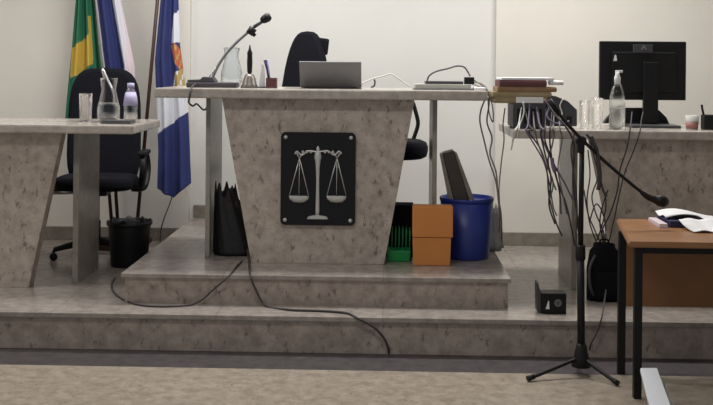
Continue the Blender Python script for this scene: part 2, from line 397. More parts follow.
# low chair seen between pedestal and right support
cY = 6.98; t = thing('office_chair', 'low black chair with curved back bar, mostly hidden behind the bench pedestal', 'chair', (XX(385, cY, 0.95), cY, Z2), 0)
zz = P(412, 149, cY).z - Z2
L = dict(parent=t, local=True)
xr = P(428, 149, cY).x - t.location.x
obj('seat', rounded_pad(2*xr, 0.125, 0.44, (0, 0, zz), rot=(math.pi/2, 0, 0), shape=2.3), M['chair'], **L)
pp = lambda x, y: (P(x, y, cY).x-t.location.x, 0.10, P(x, y, cY).z-Z2)
obj('back_bar', MB().tube([pp(404, 96), pp(412, 101), pp(416, 112), pp(418.5, 124), pp(416, 134), pp(413, 142)], 0.014, 8), M['black'], **L)
obj('backrest', rounded_pad(0.36, 0.05, 0.22, (-0.05, 0.12, zz+0.29), shape=3), M['chair'], **L)
obj('gas_column', MB().lathe([(0.027, 0.08), (0.027, 0.30), (0.018, 0.30), (0.018, zz-0.03)], n=16), M['black'], **L)
for k in range(5):
    a = 2*math.pi*k/5+0.2; c, s = math.cos(a), math.sin(a)
    lg = obj('leg', MB().tube([(c*0.02, s*0.02, 0.10), (c*0.15, s*0.15, 0.09), (c*0.25, s*0.25, 0.05)], [0.028, 0.022, 0.015], 8), M['black'], **L)
    obj('caster', MB().lathe([(0.008, -0.012), (0.024, -0.012), (0.024, 0.012), (0.008, 0.012)], (0, 0, 0), 14,
        Matrix.Translation((c*0.25, s*0.25, 0.0245)) @ Matrix.Rotation(a, 4, 'Z') @ Matrix.Rotation(math.pi/2, 4, 'X')), M['black'], lg, True)

# ---------------------------------------------------------------- flags
def interp(tab, y):
    if y <= tab[0][0]: return tab[0][1]
    for (a, b), (c, d) in zip(tab, tab[1:]):
        if y <= c: return b+(d-b)*(y-a)/(c-a)
    return tab[-1][1]
def inpoly(x, y, poly):
    r_ = False; n = len(poly)
    for i in range(n):
        x1_, y1_ = poly[i]; x2_, y2_ = poly[(i+1) % n]
        if (y1_ > y) != (y2_ > y) and x < (x2_-x1_)*(y-y1_)/(y2_-y1_)+x1_: r_ = not r_
    return r_
def flag(label, Y, ytop, ybot, left, right, mats, rule, pole, folds=3.0, amp=0.03, nu=96, nv=170):
    """cloth hangs folded from its pole; the coloured fields are the flag's own design"""
    pb, pt = P(pole[0], pole[1], pole[4]), P(pole[2], pole[3], pole[5])
    t = thing('flag', label, 'flag', (pb.x, pb.y, pb.z))
    obj('flagpole', MB().tube([pb, pt], 0.013, 10, False), M['pole'], t)
    d = (pt-pb).normalized()
    fin = MB().lathe([(0.0, 0), (0.02, 0.0), (0.024, 0.02), (0.01, 0.04), (0.018, 0.06), (0.0, 0.13)], pt, 12); obj('finial', fin, M['steel'], t)
    def fn(u, v):
        y = ytop+(ybot(u)-ytop)*v
        x = interp(left, y)*(1-u)+interp(right, y)*u
        p_ = P(x, y, Y); k = 0.5+0.5*v
        p_.y += amp*k*math.sin(u*folds*2*math.pi+1.5*v)+0.4*amp*math.sin(u*folds*4.3*math.pi+3*v+1)
        return p_
    def mf(u, v):
        y = ytop+(ybot(u)-ytop)*v
        return rule(interp(left, y)*(1-u)+interp(right, y)*u, y)
    obj('cloth', MB().grid(fn, nu, nv, 0.003, mf), mats, t)
    return t
def r1(x, y):
    if inpoly(x, y, [(71, 49), (90, 34), (92.8, 64), (83, 70), (77, 76), (70, 78)]): return 1
    if inpoly(x, y, [(88.6, 16), (90.6, 16), (93, 60), (91, 60)]): return 1
    return 0
flag('green and yellow national flag hanging left of the blue flag', 7.60, -75, lambda u: 126-6*math.sin(u*3), [(-75, 78), (0, 75), (45, 71.5), (90, 67), (126, 64)],
     [(-75, 90), (0, 94.5), (30, 98), (70, 103), (126, 108)], [M['green'], M['yellow'], M['flagnavy']], r1, (113, 239, 86, -88, 7.67, 7.65), 2.5)
def r2(x, y):
    if x < interp([(-75, 93), (0, 97), (66, 104.5)], y): return 1
    if x < interp([(-75, 102), (0, 111.5), (40, 119), (66, 125), (120, 129)], y): return 0
    if x < interp([(-75, 116), (0, 120), (30, 125), (50, 126), (66, 127)], y): return 1
    return 2
flag('blue, white and pink flag hanging behind the left chair', 7.53, -75, lambda u: 120, [(-75, 91), (0, 95), (66, 103), (120, 106)],
     [(-75, 110), (0, 121), (66, 134), (120, 137)], [M['flagblue'], M['flagwhite'], M['flagpink']], r2, (119, 243, 98, -88, 7.59, 7.57), 2.0)
def r3(x, y):
    if y < 95:
        if inpoly(x, y, [(175, 14), (182, 6), (183, 42), (171, 43), (172, 30)]): return 1
        if inpoly(x, y, [(170, 45), (175, 43), (181, 50), (184, 66), (180, 70), (175, 62)]): return 2 if (int(x*0.6)+int(y/5)) % 3 else 3
        if inpoly(x, y, [(175, 72), (185, 66), (192, 95), (172, 95), (173, 82)]): return 3 if (int(x*0.6)+int(y/5)) % 4 else 1
        return 0
    if y < interp([(157, 134), (191, 110)], x): return 1
    return 0
flag('tall blue flag with white band and coat of arms beside the judge bench', 7.35, -75, lambda u: 188+12*(1-abs(2*u-0.95))-4*u, [(-75, 166), (0, 160), (60, 154.5), (100, 156), (150, 158), (185, 157)],
     [(-75, 176), (0, 178.5), (45, 180), (75, 184), (112, 188), (185, 190.5)], [M['flagblue'], M['flagwhite'], M['flagred'], M['flagochre']], r3, (135.5, 242, 165.5, -88, 7.40, 7.38), 2.0, amp=0.025)
b1, b2 = P(105, 246, 7.5), P(145, 246, 7.5)
tag(obj('flag_stand', MB().bb(b1.x, b2.x, 7.33, 7.74, Z1, Z1+0.035, 0.006).bb(b1.x+0.04, b2.x-0.03, 7.38, 7.71, Z1+0.035, Z1+0.065, 0.006), M['pole']),
    'dark wooden stand holding the three flagpoles near the wall', 'flag stand')
tag(obj('pull_cord', MB().tube([P(172, 197, 7.33), P(169, 206, 7.32), P(165, 216, 7.3), P(161, 230, 7.3), P(160, 246, 7.32)], 0.005, 6), M['cable']),
    'thin dark cord hanging from the tip of the tall blue flag', 'cord')

# ---------------------------------------------------------------- black bin at left
g = Vector((XX(128.5, 6.80, Z1), 6.82, Z1))
t = thing('waste_bin', 'black round waste bin standing left of the podium', 'bin', g)
obj('bin_body', MB().lathe([(0.0, 0), (0.118, 0.0), (0.122, 0.01), (0.142, 0.285), (0.142, 0.29), (0.132, 0.29), (0.115, 0.02), (0.0, 0.02)], g, 28), M['black'], t)
obj('rim', MB().lathe([(0.138, 0.27), (0.152, 0.275), (0.152, 0.298), (0.130, 0.298), (0.130, 0.28)], g, 28), M['black'], t)
def bagfn(cx_, cy_, rx, ry, z0_, h, j):
    def fn(u, v):
        a = 2*math.pi*u; k = 1+0.10*math.sin(5*a+j)+0.05*math.sin(11*a+2*j+4*v)
        return Vector((cx_+rx(v)*k*math.cos(a), cy_+ry(v)*k*math.sin(a), z0_+h*v+(0.018*math.sin(7*a+j)*v)))
    return fn
obj('liner', MB().grid(bagfn(g.x, g.y, lambda v: 0.10+0.025*v, lambda v: 0.10+0.025*v, Z1+0.2, 0.10, 1), 40, 6, 0.003), M['bag'], t)

# ---------------------------------------------------------------- black sack beside judge bench post
sY = 6.36; sx0 = XX(217, sY, Z2+.1); sx1 = XX(252, sY, Z2+.05)
sm = MB(); cxs = (sx0+sx1)/2
def sack(u, v):
    a = 2*math.pi*u
    lx = XX(214, sY, Z2); rx_b = XX(254.5, sY, Z2); rx_t = XX(236, sY, Z2+.4)
    L_ = lx+(0.006)*v; R_ = rx_b+(rx_t-rx_b)*v**1.2
    cx_ = (L_+R_)/2; hw = (R_-L_)/2; dy = 0.075*(1-0.55*v)
    k = 1+0.05*math.sin(6*a+1+2*v)+0.04*math.sin(13*a+5*v)
    z = Z2+0.002+0.405*v+(0.03*math.sin(5*a)+0.022*math.sin(9*a+1))*max(0, v-0.8)*5
    return Vector((cx_+hw*min(k, 1.05)*math.cos(a)*(0.93 if v == 0 else 1), sY-0.02+dy*k*math.sin(a), z))
sm.grid(sack, 56, 18, 0.004)
sk = thing('black_sack', 'crumpled black sack leaning between left support and pedestal of the judge bench', 'sack', (cxs, sY, Z2))
obj('sack_body', sm, M['bag'], sk)
fl = MB(); fl.lathe([(0.0, 0), (0.105, 0.0), (0.11, 0.02), (0.09, 0.16), (0.06, 0.33), (0.0, 0.36)], (cxs-0.01, sY-0.02, Z2+0.002), 20, Matrix.Diagonal((1, 0.5, 1, 1)))
obj('sack_contents', fl, M['bag'], sk)
for dx, hh in ((-0.085, 0.03), (-0.045, 0.045), (0.005, 0.035)):
    pass

# ---------------------------------------------------------------- things right of pedestal on the podium
# orange box
oy = 6.06
ox0, ox1 = XX(412.5, oy, Z2+.2), XX(453, oy, Z2+.2)
ot = P(432, 206.5, oy).z
t = thing('storage_box', 'orange plastic storage box with a lid between green basket and blue bin', 'box', ((ox0+ox1)/2, oy+0.1, Z2))
zmid = P(432, 238, oy).z
obj('box_body', MB().box(((ox0+ox1)/2-0.004, oy+0.055, (Z2+zmid)/2), (ox1-ox0-0.012, 0.10, zmid-Z2), bev=0.006, taper=0.96), M['orange'], t)
obj('box_sleeve', MB().box(((ox0+ox1)/2, oy+0.055, (zmid+ot)/2+0.001), (ox1-ox0, 0.11, ot-zmid-0.002), bev=0.006), M['orange'], t)
# green basket, dark box behind
gx0, gx1 = XX(387, 6.16, Z2+.05), XX(411, 6.16, Z2+.05)
t = thing('basket', 'small green plastic basket with open bars beside the orange box', 'basket', ((gx0+gx1)/2, 6.23, Z2))
zb = P(400, 251, 6.16).z
obj('basket_base', MB().box(((gx0+gx1)/2, 6.235, (Z2+zb)/2), (gx1-gx0, 0.13, zb-Z2), bev=0.008, taper=0.93), M['greenp'], t)
zr = P(400, 229, 6.16).z
for i in range(7):
    x = gx0+0.008+(gx1-gx0-0.016)*i/6
    for yy in (6.178, 6.292):
        obj('bar', MB().tube([(x, yy, zb-0.005), (x+0.002, yy-0.004 if yy < 6.2 else yy+0.004, zr-0.012*abs(i-3)/3)], 0.0028, 6), M['greenp'], t)
kx0, kx1 = XX(386, 6.34, Z2+.2), XX(413, 6.34, Z2+.2)
zk = P(400, 205, 6.34).z
t = thing('carton', 'black box standing behind the green basket', 'box', ((kx0+kx1)/2, 6.42, Z2))
obj('box_body', MB().box(((kx0+kx1)/2, 6.41, (Z2+zk-0.02)/2), (kx1-kx0, 0.14, zk-0.02-Z2), bev=0.005), M['black_matte'], t)
obj('box_lid', MB().box(((kx0+kx1)/2, 6.41, zk-0.015), (kx1-kx0+0.008, 0.148, 0.03), bev=0.005), M['black_matte'], t)
# blue bin
bY = 6.37
bx0, bx1 = XX(439.5, bY, .75), XX(494, bY, .75); bc = ((bx0+bx1)/2+0.0, bY, Z2); br_ = (bx1-bx0)/2
zt = P(470, 197, bY).z
H = zt-Z2
t = thing('storage_bin', 'big round blue plastic bin on the podium corner', 'bin', bc)
obj('bin_body', MB().lathe([(0.0, 0), (br_*0.80, 0.0), (br_*0.82, 0.01), (br_*0.97, H-0.02), (br_*0.94, H-0.02), (br_*0.78, 0.02), (0, 0.02)], bc, 36), M['blue'], t)
obj('rim', MB().lathe([(br_*0.955, H-0.022), (br_*0.99, H-0.02), (br_*0.995, H-0.004), (br_*0.98, H+0.002), (br_*0.93, H), (br_*0.93, H-0.02)], bc, 36), M['blue'], t)
# dark boards in blue bin
def plank(label, name, pts, Y0, Y1, m, cat='board', edge=None):
    poly = [(P(x, y, Y0).x, P(x, y, Y0).z) for x, y in pts]
    return obj(name, MB().prism(poly, Y0, Y1, bev=0.002), m)
bd = thing('picture_board', 'dark brown framed board sticking out of the blue bin', 'board', (P(455, 215, 6.30).x, 6.30, P(455, 215, 6.3).z))
poly = [(P(x, y, 6.27).x, P(x, y, 6.27).z) for x, y in [(443, 153.5), (453.5, 150.5), (468.5, 199), (473, 225), (461, 228), (454, 199)]]
obj('board_panel', MB().prism(poly, 6.27, 6.40, bev=0.003), M['brown'], bd)
poly = [(P(x, y, 6.27).x, P(x, y, 6.27).z) for x, y in [(454.2, 151.5), (457, 153), (473.5, 197), (478, 224), (473.6, 225), (469, 199)]]
obj('frame_edge', MB().prism(poly, 6.265, 6.40, bev=0.001), M['base_stone'], bd)['label'] = 'pale edge strip'
poly = [(P(x, y, 6.27).x, P(x, y, 6.27).z) for x, y in [(440.5, 155), (442.5, 154), (453.6, 200), (460, 226), (457, 227), (449, 200)]]
obj('frame_edge', MB().prism(poly, 6.265, 6.40, bev=0.001), M['base_stone'], bd)['label'] = 'pale edge strip'
# pale bag to the right of blue bin
wx0, wx1 = XX(487, 6.55, .5), XX(500, 6.55, .5)
cxw = (wx0+wx1)/2+0.005
tag(obj('plastic_bag', MB().grid(bagfn(cxw, 6.62, lambda v: 0.062*(1-0.45*v), lambda v: 0.08*(1-0.4*v), Z2+0.02, 0.26, 2), 40, 10, 0.003)
        .lathe([(0, 0), (0.055, 0), (0.058, 0.03), (0.035, 0.24), (0.0, 0.25)], (cxw, 6.62, Z2), 16), M['wbag']), 'pale crumpled plastic bag right of the blue bin', 'bag')

# ---------------------------------------------------------------- left bench top: glass, carafe, bottle, tray
def tumbler(name, label, px, Y, ztop_, h, r0, r1_, group=None):
    c = Vector((XX(px, Y, ztop_), Y, ztop_)); t = thing(name, label, 'glass', c, group=group)
    obj('glass_wall', MB().lathe([(0, 0.0), (r0, 0), (r1_, h), (r1_-0.002, h), (r0-0.003, 0.012), (0, 0.012)], c, 24), M['glass'], t); return t
tumbler('drinking_glass', 'straight clear drinking glass at left of the carafe', 85.5, 6.32, ZS, 0.178, 0.036, 0.042)
c = Vector((XX(108.5, 6.36, ZS), 6.36, ZS))
t = thing('carafe', 'clear glass water carafe with narrow waist on left bench', 'carafe', c)
obj('glass_wall', MB().lathe([(0, 0), (0.060, 0), (0.070, 0.02), (0.070, 0.09), (0.055, 0.15), (0.044, 0.20), (0.052, 0.255), (0.056, 0.275), (0.053, 0.275), (0.048, 0.25), (0.041, 0.20), (0.052, 0.15), (0.066, 0.09), (0.066, 0.025), (0, 0.018)], c, 28), M['glass'], t)
obj('water', MB().lathe([(0, 0.019), (0.064, 0.026), (0.064, 0.09), (0.058, 0.12), (0, 0.12)], c, 28), M['water'], t)
obj('handle', MB().tube([c+Vector((-0.01, -0.05, 0.27)), c+Vector((-0.02, -0.075, 0.33)), c+Vector((0.02, -0.09, 0.26)), c+Vector((0.055, -0.085, 0.18)), c+Vector((0.05, -0.055, 0.12))], [0.008, 0.009, 0.007, 0.007, 0.006], 8), M['chrome'], t)
c = Vector((XX(130.5, 6.34, ZS), 6.34, ZS))
t = thing('water_bottle', 'clear plastic bottle with lilac cap at right end of left bench', 'bottle', c)
obj('bottle_body', MB().lathe([(0, 0), (0.040, 0), (0.043, 0.02), (0.041, 0.06), (0.043, 0.10), (0.036, 0.15), (0.028, 0.19), (0.020, 0.215), (0.018, 0.215), (0.026, 0.188), (0.034, 0.15), (0.041, 0.10), (0.040, 0.02), (0, 0.004)], c, 24), M['pet'], t)
obj('label_band', MB().lathe([(0.0445, 0.105), (0.038, 0.15), (0.031, 0.188), (0.032, 0.189), (0.040, 0.152), (0.046, 0.106), (0.0445, 0.105)], c, 24), M['lilac'], t)
obj('cap', MB().lathe([(0.019, 0.213), (0.022, 0.213), (0.022, 0.245), (0, 0.247)], c, 20), M['lilac'], t)
xa, xb = XX(103, 6.2, ZS), XX(133, 6.2, ZS)
tag(obj('tray', MB().bb(xa, xb, 6.14, 6.26, ZS, ZS+0.012, 0.004).bb(xa+.01, xb-.01, 6.15, 6.25, ZS+0.012, ZS+0.018, 0.002), M['dgrey']), 'flat dark tray lying in front of the carafe', 'tray')

# ---------------------------------------------------------------- judge bench top
Zt = ZM
# conference microphone
def xm(px, Y=6.3, z=ZM): return XX(px, Y, z)
t = thing('desk_microphone', 'grey gooseneck desk microphone on long base at left end of judge bench', 'microphone', (xm(212), 6.3, Zt))
obj('base', MB().box(((xm(188)+xm(238))/2, 6.3, Zt+0.016), (xm(238)-xm(188), 0.14, 0.032), bev=0.010), M['dgrey'], t)
obj('console', MB().prism([(xm(189), Zt+0.032), (xm(217), Zt+0.032), (xm(214), Zt+0.062), (xm(204), Zt+0.066), (xm(202), Zt+0.050), (xm(189), Zt+0.046)], 6.24, 6.36, bev=0.005), M['dgrey'], t)
q = lambda x, y, Y=6.28: P(x, y, Y)
gn = obj('gooseneck', MB().tube([q(212, 79), q(218, 66), q(226, 54), q(236, 43), q(246, 34), q(254, 27)], 0.009, 10), M['grey'], t)
obj('clamp', MB().tube([q(249, 34), q(253.5, 28)], [0.022, 0.026], 12).tube([q(251, 31), q(255, 36)], 0.012, 8), M['black'], gn)
obj('stem', MB().tube([q(254, 27), q(263, 21)], 0.011, 10), M['dgrey'], gn)
obj('capsule', MB().tube([q(261.5, 21.5), q(264, 19.6), q(268, 17.2), q(270.5, 15.8)], [0.016, 0.026, 0.028, 0.016], 14), M['black'], gn)
# small dish mic arm second line
obj('thin_rod', MB().tube([q(207, 79), q(216, 68), q(229, 50), q(238, 40)], 0.005, 8), M['chrome'], t)
# carafe
c = Vector((xm(230.5, 6.42), 6.46, Zt))
t = thing('carafe', 'cloudy clear carafe beside the bell on judge bench', 'carafe', c)
obj('glass_wall', MB().lathe([(0, 0), (0.060, 0), (0.070, 0.02), (0.068, 0.09), (0.052, 0.15), (0.042, 0.195), (0.052, 0.245), (0.054, 0.25), (0.050, 0.25), (0.039, 0.195), (0.049, 0.15), (0.064, 0.09), (0.065, 0.025), (0, 0.015)], c, 28), M['frost'], t)
# bell
c = Vector((xm(249.5, 6.22), 6.22, Zt))
t = thing('hand_bell', 'dull metal hand bell with upright black handle', 'bell', c)
obj('bell_cup', MB().lathe([(0.052, 0.0), (0.054, 0.006), (0.044, 0.025), (0.036, 0.06), (0.026, 0.082), (0.0, 0.09), ], c, 24), M['bellm'], t)
obj('handle', MB().lathe([(0.010, 0.086), (0.015, 0.10), (0.017, 0.16), (0.015, 0.20), (0.017, 0.215), (0.008, 0.235), (0.004, 0.262), (0, 0.263)], c, 16), M['black'], t)
# pen holder group
c = Vector((xm(263, 6.3), 6.3, Zt))
t = thing('card_stand', 'small upright white card next to the hand bell', 'card stand', c)
obj('card', MB().prism([(xm(259), Zt+0.006), (xm(265), Zt+0.006), (xm(264), Zt+0.135), (xm(261.5), Zt+0.15)], 6.296, 6.306, bev=0.001), M['paper'], t)
obj('base', MB().bb(xm(258.5), xm(266), 6.27, 6.33, Zt, Zt+0.008, 0.002), M['dgrey'], t)
c = Vector((xm(271.5, 6.3), 6.3, Zt))
t = thing('pen_holder', 'small dark maroon pen holder left of the tall chair', 'pen holder', c)
hb = MB(); x0_, x1_ = xm(266.5), xm(276.8)
hb.bb(x0_, x1_, 6.265, 6.27, Zt, Zt+0.062).bb(x0_, x1_, 6.33, 6.335, Zt, Zt+0.062).bb(x0_, x0_+.004, 6.27, 6.33, Zt, Zt+0.062).bb(x1_-.004, x1_, 6.27, 6.33, Zt, Zt+0.062).bb(x0_, x1_, 6.265, 6.335, Zt, Zt+0.004)
obj('cup', hb, M['maroon'], t)
for a_, b_, m in ((269, 266, 'navy'), (271, 264.5, 'navy'), (270, 268, 'lilac')):
    tag(obj('pen', MB().tube([P(a_, 84, 6.3), P(b_, 60, 6.3)], [0.005, 0.007], 8, False), M[m]), {'269': 'navy pen', '271': 'navy pen tilted furthest left', '270': 'lilac pen'}[str(a_)]+' standing in the maroon holder', 'pen')
# laptop
t = thing('laptop', 'open dark grey laptop seen from behind on judge bench', 'laptop', (xm(330), 6.3, Zt))
xa, xb = xm(300.5), xm(361.5)
obj('keyboard_base', MB().bb(xa+.002, xb-.002, 6.28, 6.53, Zt+0.003, Zt+0.020, 0.004), M['lid'], t)
tz = P(330, 62, 6.2).z-Zt-0.01
lw = math.hypot(tz, 0.09)
obj('lid', MB().box(((xa+xb)/2, 6.235, Zt+0.012+tz/2), (xb-xa, 0.008, lw), rot=(math.atan2(0.09, tz), 0, 0), bev=0.003), M['lid'], t)
obj('hinge', MB().tube([(xa+.03, 6.283, Zt+0.012), (xb-.03, 6.283, Zt+0.012)], 0.007, 10, False), M['dgrey'], t)
for fx in (xa+.03, xb-.03):
    obj('foot', MB().bb(fx-.01, fx+.01, 6.31, 6.5, Zt, Zt+0.004), M['black'], t)
# hook, papers, device right of laptop
tag(obj('bent_clip', MB().tube([P(371, 87.3, 6.25), P(374, 86, 6.25), P(375, 82, 6.25), P(374, 79.5, 6.25)], 0.005, 8), M['cable']), 'small dark bent clip standing right of laptop', 'clip')
tag(obj('cable', MB().tube([P(361, 84, 6.42), P(372, 79, 6.44), P(384, 76, 6.45), P(391, 74, 6.45), P(399, 79, 6.45), P(410, 86.5, 6.45)], 0.005, 6), M['whitecable']), 'pale arched cable on bench between laptop and stacked papers', 'cable')
pxa, pxb = xm(413), xm(472)
t = thing('document_tray', 'flat pile tray of white papers at right end of judge bench', 'tray', ((pxa+pxb)/2, 6.3, Zt))
obj('tray_plate', MB().bb(pxa, pxb, 6.18, 6.42, Zt, Zt+0.008, 0.002), M['grey'], t)
obj('paper_pile', MB().bb(pxa+.01, pxb-.015, 6.19, 6.41, Zt+0.008, Zt+0.034, 0.003), M['wbag'], t)
tag(obj('notebook', MB().bb(xm(425), xm(462), 6.2, 6.4, Zt+0.034, Zt+0.052, 0.004), M['dgrey']), 'thin dark grey notebook on the white paper tray', 'notebook')
tag(obj('power_adapter', MB().bb(xm(464), xm(473.5), 6.24, 6.32, Zt+0.034, Zt+0.078, 0.006), M['black']), 'small black power adapter at right end of judge bench', 'adapter')
tag(obj('paper_stack', MB().bb(xm(473), xm(484), 6.15, 6.45, Zt, Zt+0.016, 0.003), M['paper']), 'white papers at the right edge of judge bench', 'papers')
tag(obj('cable', MB().tube([P(427, 82, 6.3), P(429, 76, 6.3), P(436, 71.5, 6.3), P(448, 68.5, 6.3), P(457, 66, 6.3), P(464, 67, 6.3), P(468, 72, 6.3), P(470, 76, 6.29)], 0.0055, 6), M['greycable']),
    'grey cable arching over the dark notebook into adapter', 'cable')
for i, (xx, m) in enumerate(((415, 'grey'), (418.5, 'steel'), (422, 'grey'))):
    pass
# cables hanging from judge bench right end
def cab(label, pts, m='cable', r=0.005, name='cable', group=None):
    return tag(obj(name, MB().tube(pts, r, 6), M[m]), label, 'cable', group)
eY = 6.35
cab('beige cable hanging furthest left off the judge bench right end', [P(470, 83, 6.33), P(478, 86, eY), P(484, 89, eY), P(485.5, 97, eY), P(481, 110, eY), P(480, 122, eY), P(484, 140, eY), P(489, 160, eY), P(496, 182, eY), P(499, 205, eY), P(501, 220, 6.4)], 'beigecable')
cab('beige cable with a wavy middle hanging off judge bench right end', [P(472, 82, 6.3), P(482, 84, 6.3), P(488, 92, 6.3), P(489, 104, 6.3), P(487, 122, 6.3), P(492, 138, 6.3), P(490, 154, 6.3), P(496, 172, 6.3), P(498, 196, 6.3), P(501, 214, 6.3), P(502, 240, 6.5)], 'beigecable')
cab('thin grey cable looping from judge bench up to the folders', [P(474, 80, 6.4), P(484, 88, 6.4), P(492, 104, 6.4), P(493, 122, 6.4), P(489, 112, 6.38), P(488, 98, 6.36)], 'greycable', 0.004)
cab('brown looped cable dropping beside the judge bench', [P(505, 108, 6.3), P(503, 125, 6.3), P(504, 140, 6.3), P(501, 165, 6.3), P(499, 190, 6.3), P(500, 212, 6.35), P(499, 232, 6.5)], 'beigecable', 0.004)
cab('dark cable hanging over the front edge at judge bench left end', [P(196, 83, 6.22), P(192, 87, 6.02), P(190.5, 92, 5.965), P(189, 100, 5.965), P(189, 103, 6.0), P(193, 106, 6.2), P(197, 104, 6.4), P(204, 110, 6.5), P(209, 104, 6.6)], 'cable', 0.0055)
# floor cables
def floorpath(pts, z, r): return [Vector((G(x, y, z).x, G(x, y, z).y, z+r)) for x, y in pts]
fc = [P(247.5, 250, 6.2)] + floorpath([(249, 262), (249.5, 268)], Z2, .007)
fc += [P(250.5, 276, YP-0.03), P(256, 290, YP-0.026)]
fc += floorpath([(266, 307), (290, 311), (318, 312), (345, 314)], Z1, .007)
fc += [P(357, 318, YR-0.032), P(372, 326, YR-0.03), P(383, 337, YR-0.03), P(388, 347, YR-0.03)] + floorpath([(389, 355)], 0, .007)
cab('dark cable running from black sack down both steps to the floor', fc, 'cable', 0.0065)
fc = floorpath([(242, 262), (236, 268)], Z2, .006) + [P(229, 276, YP-0.03), P(214, 289, YP-0.028), P(203, 299, YP-0.028)] + floorpath([(190, 306), (165, 307.5), (140, 306), (122, 300), (113, 292), (112, 285), (115, 279)], Z1, .006)
cab('thin dark cable lying in a wide loop before the podium left corner', fc, 'cable', 0.0055)

# ---------------------------------------------------------------- right bench top
ZR = ZS
def xs(px, Y=6.3, z=ZR): return XX(px, Y, z)
# monitor seen from behind
mY = 6.42
a, b = P(600, 41, mY), P(686, 100.5, mY)
t = thing('monitor', 'large black monitor seen from behind on right bench', 'monitor', ((a.x+b.x)/2, mY+0.05, ZR))
obj('screen_back', MB().bb(a.x, b.x, mY, mY+0.035, b.z, a.z, 0.006), M['black'], t)
obj('rear_housing', MB().bb(P(612, 0, mY).x, P(676, 0, mY).x, mY-0.018, mY+0.002, P(640, 92, mY).z, P(640, 52, mY).z, 0.008), M['black'], t)
l1, l2 = P(633, 44.5, mY), P(652, 53, mY)
obj('badge_plate', MB().bb(l1.x, l2.x, mY-0.022, mY+0.002, l2.z, l1.z, 0.002), M['dgrey'], t)
lg = MB(); cc = P(643, 48, mY)
lg.prism([(cc.x-.018, cc.z-.012), (cc.x-.009, cc.z-.012), (cc.x+.0, cc.z+.006), (cc.x+.009, cc.z-.012), (cc.x+.018, cc.z-.012), (cc.x+.004, cc.z+.016), (cc.x-.004, cc.z+.016)], mY-0.026, mY-0.021)
obj('emblem', lg, M['grey'], t)
c3 = P(614.5, 58, mY)
obj('sticker', MB().prism([(c3.x-.010, c3.z-.018), (c3.x+.012, c3.z-.018), (c3.x+.006, c3.z+.018), (c3.x-.002, c3.z+.020)], mY-0.0215, mY-0.0175), M['paper'], t)
obj('neck', MB().bb(P(642.5, 0, mY).x, P(657.5, 0, mY).x, mY-0.045, mY-0.015, ZR+0.02, P(640, 62, mY).z, 0.006), M['black'], t)
obj('foot', MB().bb(xs(631), xs(680), 6.27, 6.50, ZR, ZR+0.018, 0.006), M['dgrey'], t)
obj('foot_arch', MB().prism([(P(x, y, 6.56).x, max(P(x, y, 6.56).z, ZR+0.001)) for x, y in [(602, 122.8), (606, 117), (614, 110), (620, 107.5), (650, 107.5), (657, 110), (664, 117), (667, 123.5)]], 6.50, 6.56, bev=0.004), M['black'], t)
# spray bottle
c = Vector((xs(617, 6.12), 6.12, ZR)); t = thing('spray_bottle', 'clear bottle with white pump nozzle in front of monitor', 'bottle', c)
obj('bottle_body', MB().lathe([(0, 0), (0.044, 0), (0.047, 0.02), (0.047, 0.15), (0.044, 0.20), (0.030, 0.25), (0.016, 0.275), (0.014, 0.275), (0.028, 0.248), (0.042, 0.20), (0.045, 0.02), (0, 0.004)], c, 24), M['pet'], t)
obj('nozzle', MB().lathe([(0.018, 0.27), (0.019, 0.31), (0.012, 0.325), (0.012, 0.345), (0, 0.346)], c, 16).bb(c.x-0.012, c.x+0.03, c.y-0.009, c.y+0.009, ZR+0.338, ZR+0.352, 0.003), M['paper'], t)
obj('contents', MB().lathe([(0, 0.006), (0.043, 0.02), (0.043, 0.13), (0, 0.13)], c, 24), M['water'], t)
tumbler('drinking_glass', 'tall clear glass left of the spray bottle', 584.5, 6.15, ZR, 0.17, 0.028, 0.034)
tumbler('drinking_glass', 'second clear glass close beside the spray bottle', 597, 6.2, ZR, 0.185, 0.032, 0.038)
# stacked devices and folders
dY = 6.08
t = thing('printer', 'dark grey device box under the pile of folders', 'device', (xs(530), dY+0.12, ZR))
zd = P(528, 103.5, dY).z
obj('device_body', MB().bb(xs(513, dY), xs(546, dY), dY, dY+0.28, ZR+0.006, zd, 0.008), M['dgrey'], t)
for k in range(4):
    obj('vent', MB().bb(xs(517+7*k, dY), xs(521+7*k, dY), dY-0.003, dY+0.002, ZR+0.03, zd-0.03, 0.001), M['black'], t)
for fx in (517, 542):
    obj('foot', MB().bb(xs(fx-2, dY), xs(fx+2, dY), dY+0.03, dY+0.25, ZR, ZR+0.008), M['black'], t)
l1, l2 = P(516, 97, dY), P(543, 103, dY)
t = thing('router', 'dark boxy telephone device right of the folder pile', 'device', (xs(562), dY+0.1, ZR))
poly = [(P(x, y, dY).x, max(ZR, P(x, y, dY).z)) for x, y in [(547.5, 126.5), (547.5, 98), (556, 96), (568, 101), (577.5, 110), (577.5, 126.5)]]
obj('device_body', MB().prism(poly, dY+0.01, dY+0.2, bev=0.006), M['dgrey'], t)
for k in range(3):
    obj('port', MB().bb(xs(551+8*k, dY), xs(556+8*k, dY), dY+0.004, dY+0.014, ZR+0.03, ZR+0.075, 0.002), M['black'], t)
zc = zd
fold = [('folder', 'lowest tan folder of the pile on the device', 494, 548, 0.036, 'tan', 0.0), ('folder', 'second tan folder of the pile, slightly shifted', 492, 551, 0.032, 'tan', 0.03),
        ('folder', 'brown folder in the middle of the pile', 497, 556, 0.030, 'tan2', -0.02), ('folder', 'maroon bound volume near top of the pile', 499, 546, 0.040, 'maroon', 0.0)]
